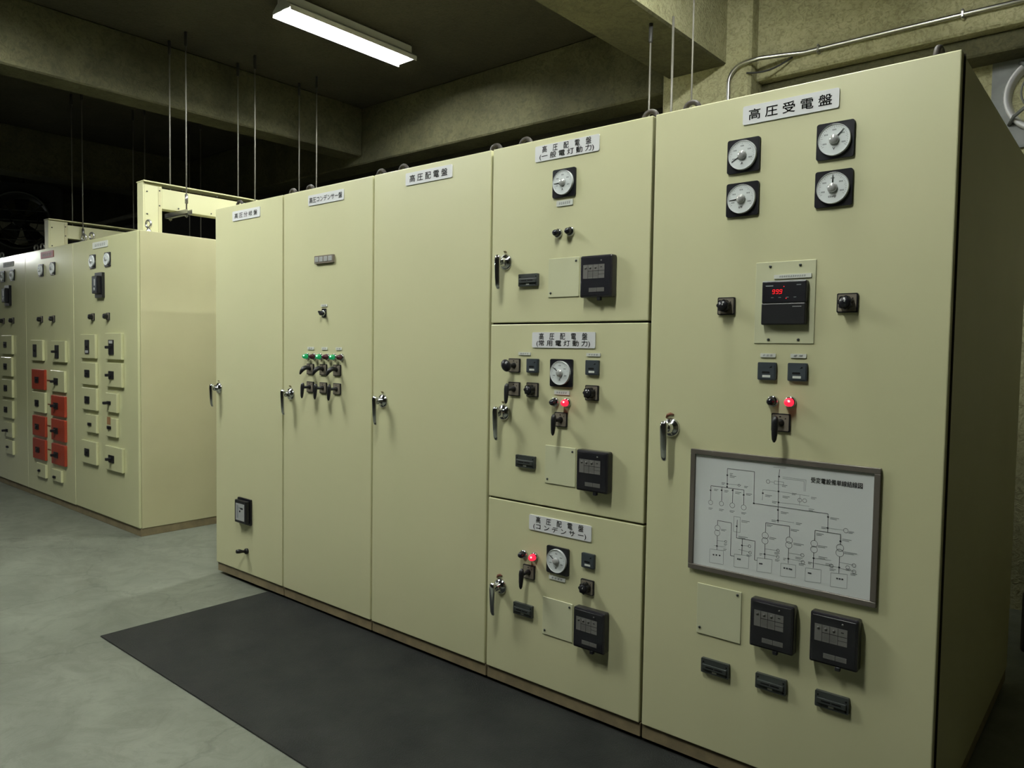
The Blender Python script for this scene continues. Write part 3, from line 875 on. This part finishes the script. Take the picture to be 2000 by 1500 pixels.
def block(x0, x1, label, sgn, mt, rel, rots, brks):
    t = thing('breaker_cabinet', (x0, FY, 0), label, 'electrical cabinet', 'breaker cabinets in the far block')
    w = x1 - x0
    b = MB().box(M['cream_shade'], .0015, w - .001, .020, 1.5, .060, H - .003, .003, 2)
    put('carcass', b.mesh('carcass'), t)
    put('front_panel', MB().box(M['gloss'], .0015, w - .0015, 0, .0205, .062, H - .004, .009 if sgn == 'C' else .003, 3).mesh('front_panel'), t)
    put('plinth', MB().box(M['plinth'], .0, w - .004, .012, 1.48, .0, .061, .002, 1).mesh('plinth'), t)
    for bx in (.085, w - .085):
        put('eyebolt', EYEZ, t, (bx, .12, H - .004), (0, 0, .25))
    for x, z in mt:
        meter(t, x - x0, z, -75)
    if rel:
        x, z = rel
        b = MB().rbox(M['black'], .140, .200, -.022, 0, .006).box(M['black'], -.054, .054, -.052, -.020, -.068, .072, .006, 2)
        o = put('voltage_relay', b.mesh('voltage_relay'), t, (x - x0, 0, z))
        put('dial_window', MB().box(M['slate'], -.040, .040, -.0535, -.0515, -.052, .058).box(M['greylab'], -.004, .020, -.0542, -.053, -.006, .046).lathe(M['greylab'], [(.013, -.053), (.013, -.055)], 14, at=(.0, 0, -.034)).mesh('dial_window'), o)
    for x, z in rots:
        inst(ROTARY, t, (x - x0, 0, z))
    for xr, zc, w2, h2, win, c, lv, sl in brks:
        breaker(t, xr - x0, zc, w2, h2, (win[0] - x0, win[1], win[2], win[3]), c, lv, sl)
    return t

C_ = [(-1.985, 1.4266, .30, .196, (-2.140, 1.4227, .080, .1136), 'gloss', 0, True), (-1.977, 1.2033, .30, .182, (-2.146, 1.2041, .092, .060), 'gloss', 0, False),
      (-1.973, .9961, .30, .182, (-2.152, .9867, .093, .0585), 'gloss', 0, False), (-1.976, .7957, .22, .147, (-2.1055, .790, .070, .024), 'gloss', 0, False),
      (-1.982, .5543, .31, .188, (-2.167, .5522, .089, .061), 'gloss', 0, False),
      (-1.490, 1.431, .298, .206, (-1.667, 1.4233, .090, .1157), 'gloss', 1, True), (-1.487, 1.2085, .295, .188, (-1.6716, 1.2066, .091, .062), 'gloss', 1, False),
      (-1.584, .9894, .203, .150, (-1.7207, .9869, .066, .027), 'gloss', 1, False), (-1.593, .7941, .20, .148, (-1.7213, .7921, .070, .025), 'gloss', 0, False),
      (-1.491, .550, .316, .190, (-1.6836, .5473, .098, .058), 'gloss', 1, False)]
B_ = [(-3.172, 1.3788, .30, .189, (-3.3596, 1.3756, .085, .1157), 'gloss', 0, False), (-3.136, 1.1122, .325, .186, (-3.3208, 1.1072, .088, .055), 'red', 0, False),
      (-3.131, .9021, .322, .187, (-3.3267, .8919, .092, .059), 'gloss', 0, False), (-3.132, .6818, .328, .185, (-3.3314, .6739, .092, .050), 'red', 0, False),
      (-3.140, .4666, .318, .188, (-3.3264, .4598, .092, .050), 'red', 0, False), (-3.138, .2736, .235, .126, (-3.2889, .2699, .050, .022), 'gloss', 0, False),
      (-2.628, 1.3752, .325, .187, (-2.8101, 1.3735, .083, .1146), 'gloss', 1, False), (-2.653, 1.1131, .325, .188, (-2.8429, 1.1114, .091, .0587), 'gloss', 1, False),
      (-2.655, .8939, .320, .183, (-2.8524, .8955, .095, .055), 'red', 1, False), (-2.658, .6807, .320, .190, (-2.8601, .6745, .095, .052), 'red', 1, False),
      (-2.662, .4634, .318, .184, (-2.8646, .4575, .095, .052), 'red', 1, False), (-2.756, .2717, .228, .105, (-2.9092, .255, .060, .022), 'gloss', 0, False)]
A_ = [(-4.009, 1.4239, .31, .186, (-4.2014, 1.4235, .080, .0575), 'gloss', 0, False), (-4.029, 1.2052, .31, .187, (-4.2066, 1.2077, .089, .059), 'gloss', 0, False),
      (-4.023, .9902, .31, .175, (-4.2086, .9911, .090, .059), 'gloss', 0, False), (-4.026, .781, .31, .175, (-4.2136, .7754, .092, .055), 'gloss', 0, False),
      (-4.035, .5785, .24, .150, (-4.1907, .5676, .056, .030), 'gloss', 1, False), (-4.030, .4052, .22, .140, (-4.1783, .404, .058, .020), 'gloss', 0, False)]
TC = block(-2.486, -1.245, 'breaker cabinet at the aisle corner with all cream breaker covers', 'C', [(-2.0611, 2.1136), (-1.7700, 2.1115)], (-1.9060, 1.9148), [(-2.0675, 1.666), (-1.7734, 1.666)], C_)
sign(TC, -1.9142 + 2.486, 2.2377, .295, .050, [], 0, 'label', 'name_plate', 'thin', 6)
o = put('inspection_sticker', MB().box(M['seal'], -.034, .034, -.001, .0005, -.030, .030).mesh('inspection_sticker'), TC, (-1.728 + 2.486, -.0225, .846))
for (zz, c) in ((1.423, 'green_mark'), (1.410, 'red')):
    put('marker_sticker', MB().box(M[c], -.012, .012, -.0008, .0004, -.008, .008).mesh('marker_sticker'), TC, ((-1.835 if c == 'green_mark' else -1.790) + 2.486, 0, zz))
TB = block(-3.657, -2.486, 'breaker cabinet with five red breaker covers and a red name plate', 'B', [(-3.231, 2.107), (-2.940, 2.107)], None, [(-3.2401, 1.663), (-2.9403, 1.664)], B_)
sign(TB, -3.0808 + 3.657, 2.2391, .314, .060, [], 0, 'redsign', 'name_plate', 'seal', 5)
for xx, zz in ((-3.085, 1.112), (-3.085, .700), (-3.085, .482), (-3.07, .895)):
    put('link_mark', MB().box(M['rust'], -.045, .035, -.002, .0005, -.008, .004).mesh('link_mark'), TB, (xx + 3.657, 0, zz))
TA = block(-4.85, -3.657, 'leftmost breaker cabinet, showing one column of cream covers beside the red ones', 'A', [(-4.308, 2.105), (-4.015, 2.105)], (-4.135, 1.9089), [(-4.3125, 1.662), (-4.0228, 1.6626)], A_)
sign(TA, -4.1372 + 4.85, 2.2171, .307, .046, [], 0, 'label', 'name_plate', 'thin', 6)

# cable duct frames standing on the far block
def duct_frame(xo, y0, y1, z0, z1, wx, post, beam, label):
    t = thing('cable_duct_frame', (xo, y0, z0), label, 'cable duct frame', 'cream cable duct frames on the far block')
    L, hh = y1 - y0, z1 - z0
    b = MB()
    b.box(M['cream'], -wx, 0, 0, .012, 0, hh, .002, 1)                       # end plate
    b.box(M['cream'], -.010, 0, .012, post, 0, hh - .004, .002, 1)              # post skin
    b.box(M['cream'], -wx, -wx + .010, .012, post, 0, hh - .004, .002, 1)
    b.box(M['cream'], -wx, -.010, post - .012, post, 0, hh - beam)
    put('post', b.mesh('post'), t)
    b = MB().box(M['cream'], -.012, -.002, post, L, hh - beam, hh - .03, .002, 1).box(M['cream'], -wx, -wx + .010, post, L, hh - beam, hh - .03, .002, 1)
    b.box(M['cream'], -wx, -.012, post, L, hh - beam, hh - beam + .008)
    put('beam_panel', b.mesh('beam_panel'), t)
    put('top_lip', MB().box(M['cream'], -wx - .006, .022, -.004, L, hh, hh + .010, .002, 1).mesh('top_lip'), t)
    sc = MB().lathe(M['dterm'], [(.006, 0), (.005, .004), (0, .005)], 8, 'x').mesh('screw')
    put('splice_strip', MB().box(M['cream_shade'], -.001, .003, post - .03, post - .008, .02, hh - .02).mesh('splice_strip'), t)
    for yy, zz in ((post - .02, hh - .05), (post - .02, hh - beam + .02), (post + .13, hh - beam + .02), (post + .40, hh - beam + .02), (post + .16, hh - .02), (post + .45, hh - .02), (.03, hh - .07), (.03, hh - .24)):
        put('screw', sc, t, (.002, yy, zz))
    put('end_upright', MB().box(M['cream'], -wx, -.002, L - .14, L, 0, hh - beam).mesh('end_upright'), t)
    return t
duct_frame(-1.41, .175, 1.45, H - .0025, 2.69, .10, .145, .185, 'tall open cream duct frame on the corner breaker cabinet beside the aisle')
duct_frame(-3.40, .175, 1.45, H - .0025, 2.60, .10, .165, .155, 'open cream duct frame on the breaker cabinet with red covers')

# ------------------------------------------------------------------ hanging rods with strut channels
def hanger(xa, xb, y, zt, zb, label, strut=True, ztb=None):
    t = thing('cable_tray_hanger', ((xa + xb) / 2, y, zb), label, 'rod hanger', 'rod hangers below the ceiling')
    for x, top in ((xa, zt), (xb, ztb or zt)):
        L = top - zb
        d = x - (xa + xb) / 2
        r = MB().lathe(M['rod'], [(.0052, -.03), (.0052, L)], 10, 'z')
        o = put('rod', r.mesh('rod'), t, (d, 0, 0))
        put('anchor_sleeve', MB().lathe(M['dark'], [(.010, L - .11), (.012, L - .10), (.012, L)], 10, 'z').mesh('anchor_sleeve'), o)
        put('coupling', MB().lathe(M['steel'], [(.0125, .08), (.0125, .15)], 8, 'z').mesh('coupling'), o)
        put('nut', MB().lathe(M['steel'], [(.013, -.022), (.013, -.008)], 6, 'z', smooth=False).mesh('nut'), o)
    if strut:
        h = abs(xa - xb) / 2 + .055
        b = MB().box(M['steel'], -h, h, -.020, .020, -.006, -.002).box(M['steel'], -h, h, -.020, -.017, -.006, .030).box(M['steel'], -h, h, .017, .020, -.006, .030)
        put('strut_channel', b.mesh('strut_channel'), t)
    return t
hanger(-1.30, -1.57, .46, HC, 2.475, 'nearest rod pair in front of the tall duct frame beside the aisle')
hanger(-1.30, -1.57, 1.05, HC, 2.475, 'rod pair second from the camera along the row of the aisle hangers')
hanger(-1.30, -1.57, 1.66, HC, 2.475, 'rod pair deepest in the row of aisle hangers, behind the capacitor cabinet')
hanger(-3.36, -3.62, .46, HC, 2.395, 'rod pair holding a grey channel in front of the lower duct frame')
hanger(-3.37, -3.64, 1.05, HC, 2.40, 'thin dark rod pair behind the lower duct frame and left of the tall one')
hanger(-3.41, -3.66, 1.66, HC, 2.40, 'faint rod pair deep behind the tall duct frame')
hanger(2.20, 2.47, 1.5, 3.36, 2.40, 'rod pair rising behind the eyebolts of the widest cabinet', ztb=HC)
tag(put('hanging_pipe', MB().lathe(M['rod'], [(.007, 0), (.007, .95)], 10, 'z').mesh('hanging_pipe'), None, (2.345, 1.5, 2.41)), 'thin metal pipe between the rod pair behind the widest cabinet', 'pipe')

# ------------------------------------------------------------------ fluorescent lights
def kit_light():
    L = 1.15
    b = MB()
    pts = [(-.108, -.078), (-.104, -.040), (-.045, .0), (.045, .0), (.104, -.040), (.108, -.078), (.105, -.078), (.101, -.042), (.043, -.004), (-.043, -.004), (-.101, -.042), (-.105, -.078)]
    b.prism(M['enamel'], pts, 0, L)
    b.box(M['enamel'], -.045, .045, 0, L, 0, .055, .004, 1)
    for y0, y1 in ((-.003, 0), (L, L + .003)):
        b.prism(M['enamel'], [(-.108, -.060), (-.104, -.040), (-.045, 0), (-.045, .05), (.045, .05), (.045, 0), (.104, -.040), (.108, -.060)], y0, y1)
    house = b.mesh('housing')
    tube = MB().lathe(M['tube'], [(.0155, .03), (.0155, L - .03)], 14, 'y').mesh('tube')
    sock = MB().box(M['enamel'], -.014, .014, -.014, .014, -.046, -.004, .004, 1).mesh('lamp_socket')
    bare = MB().box(M['enamel'], -.06, .06, 0, L, -.004, .055, .004, 1).mesh('housing')
    return L, house, tube, sock, bare
LL, HOUSE, TUBEM, SOCK, BATTEN = kit_light()
def light(x, y, label, z=HC - .056, bare=False):
    t = thing('fluorescent_light', (x, y, z), label, 'ceiling light', 'twin tube ceiling lights')
    put('housing', BATTEN if bare else HOUSE, t)
    if bare:
        for yy in (.2, LL - .2):
            put('hanging_rod', MB().lathe(M['rod'], [(.006, .05), (.006, HC - z)], 8, 'z').mesh('hanging_rod'), t, (0, yy, 0))
    for sx in (-.045, .045):
        put('tube', TUBEM, t, (sx, 0, -.036))
        for yy in (.016, LL - .016):
            put('lamp_socket', SOCK, t, (sx, yy, 0))
    return t
light(-.155, .57, 'glowing twin tube ceiling light above the aisle between the cabinet blocks')
LIGHTS = [(-.155, -1.95, 'ceiling light over the walkway in front of the plain cabinets, out of view'),
          (3.1, -2.3, 'ceiling light over the walkway in front of the diagram cabinet, out of view'),
          (-.98, -2.5, 'ceiling light beside the middle beam over the walkway, just out of view')]
for x, y, l in LIGHTS:
    light(x, y, l)
light(3.2, -.45, 'bare ceiling light above the near end of the row, out of view', HC - .056, True)
light(-14.2, -2.9, 'distant hanging light mirrored in the far breaker cabinet, out of view', 3.36, True)

# ------------------------------------------------------------------ floor mat, conduit, fans
tag(put('rubber_mat', MB().box(M['rubber'], 0, 5.2, 0, .955, 0, .006, .002, 1).mesh('rubber_mat'), None, (.577, -.915, 0)), 'long black rubber mat on the floor in front of the cabinets', 'mat')

cp = []
for k in range(9):
    a = PI * k / 16
    cp.append((2.305 + .11 * (1 - math.cos(a)), 2.335, 3.225 + .11 * math.sin(a)))
path = [(2.305, 2.335, 2.3), (2.305, 2.335, 3.15)] + cp + [(2.50, 2.345, 3.345), (2.62, 2.40, 3.352), (2.75, 2.447, 3.352), (3.4, 2.447, 3.352), (6.5, 2.447, 3.345)]
cd = tag(put('electrical_conduit', MB().tube(M['zinc'], path, .0135, 12).mesh('electrical_conduit')), 'bright metal conduit bending up the column and running along the back beam', 'conduit')
for x in (2.84, 3.62):
    put('pipe_clamp', MB().box(M['zinc'], x - .008, x + .008, 2.432, 2.470, 3.326, 3.378, .003, 1).lathe(M['steel'], [(.006, 2.428), (.004, 2.424)], 8, 'y', at=(x, 0, 3.373)).lathe(M['steel'], [(.006, 2.428), (.004, 2.424)], 8, 'y', at=(x, 0, 3.331)).mesh('pipe_clamp'), cd)
cb = []
for k in range(9):
    s = k / 8
    cb.append((2.42 + .26 * s, 2.345 + .10 * s, 3.27 + .07 * s - .03 * math.sin(PI * s)))
tag(put('cable', MB().tube(M['dark'], cb, .006, 8).mesh('cable')), 'short dark cable slung beneath the conduit bend', 'cable')

def fan(loc, R, label, dim=False, rz=0.0):
    t = thing('ventilation_fan', loc, label, 'fan', 'wall ventilation fans')
    t.rotation_euler = (0, 0, rz)
    A = R * 1.36
    pts = []
    for k in range(64):
        a = 2 * PI * k / 64
        pts.append((a, math.cos(a), math.sin(a)))
    # square plate with a round opening
    tb = bmesh.new()
    ins, outs, insb, outsb = [], [], [], []
    for a, c, s in pts:
        q = A / max(abs(c), abs(s))
        q = min(q, A * 1.30)
        ins.append(tb.verts.new((c * R, -.02, s * R)))
        outs.append(tb.verts.new((c * q, -.02, s * q)))
        insb.append(tb.verts.new((c * R, 0, s * R)))
        outsb.append(tb.verts.new((c * q, 0, s * q)))
    n = len(pts)
    for k in range(n):
        j = (k + 1) % n
        tb.faces.new((ins[k], ins[j], outs[j], outs[k]))
        tb.faces.new((outs[k], outs[j], outsb[j], outsb[k]))
        tb.faces.new((insb[k], insb[j], ins[j], ins[k]))
    bmesh.ops.recalc_face_normals(tb, faces=tb.faces)
    mg = M['dark'] if dim else M['greyp']
    b = MB().add(tb, mg)
    for sx, sz in ((-.86, .80), (-.80, .92), (.86, .8), (-.86, -.8), (.86, -.8)):
        b.lathe(M['dark'], [(.012, -.020), (.010, -.026), (0, -.027)], 10, at=(A * sx, 0, A * sz))
    put('mounting_plate', b.mesh('mounting_plate'), t)
    b = MB().lathe(M['dark'] if dim else M['ring'], [(R * 1.06, .0), (R * 1.06, -.05), (R * 1.03, -.07), (R * .98, -.07), (R * .92, -.04), (R * .86, .02), (R * .84, .10)], 48, caps=False)
    put('venturi_ring', b.mesh('venturi_ring'), t)
    bl = MB()
    for k in range(5):
        a = 2 * PI * k / 5 + .3
        ca, sa = math.cos(a), math.sin(a)
        tb = bmesh.new()
        vs = []
        for (r, w, yy) in ((.2, .10, .02), (.5, .22, .025), (.8, .26, .03)):
            for sgn in (-1, 1):
                px, pz = r * R, sgn * w * R
                vs.append(tb.verts.new((px * ca - pz * sa, yy + sgn * .025, px * sa + pz * ca)))
        for q in (0, 2):
            tb.faces.new((vs[q], vs[q + 1], vs[q + 3], vs[q + 2]))
        tk = bmesh.ops.solidify(tb, geom=list(tb.faces), thickness=.004)
        bl.add(tb, M['dark'])
    put('blades', bl.mesh('blades'), t)
    put('motor', MB().lathe(M['dark'], [(.24 * R, .06), (.24 * R, -.03), (.18 * R, -.05), (0, -.055)], 24).mesh('motor'), t)
    gd = MB()
    for k in range(4):
        a = PI / 4 + k * PI / 2 - .12
        gd.tube(M['dark'] if dim else M['greyp'], [(R * 1.16 * math.cos(a), -.022, R * 1.16 * math.sin(a)), (R * .98 * math.cos(a), -.095, R * .98 * math.sin(a)), (R * .22 * math.cos(a), -.115, R * .22 * math.sin(a))], .010, 8)
    gd.torus(M['dark'] if dim else M['greyp'], R * .24, .006, (0, -.115, 0))
    gd.torus(M['dark'] if dim else M['greyp'], R * .62, .005, (0, -.108, 0), seg=40)
    if dim:
        gd.torus(M['greyp'], R * 1.0, .010, (0, -.10, 0), seg=48)
        for k in range(4):
            zz = R * (-.7 + .35 * k)
            hw = math.sqrt(max(R * R - zz * zz, 0)) * .98
            gd.tube(M['greyp'], [(-hw, -.09, zz), (hw, -.09, zz)], .007, 6)
    put('guard', gd.mesh('guard'), t)
    return t
fan((4.015, 2.75, 2.925), .208, 'grey wall fan with bright ring beyond the near cabinet side')
f2 = fan((-6.75, .95, 3.02), .36, 'dark caged fan hanging far behind the breaker cabinets', True, 1.0)
put('hanging_bracket', MB().box(M['dark'], -.03, .03, 0, .05, .44, HC - 3.02).mesh('hanging_bracket'), f2)
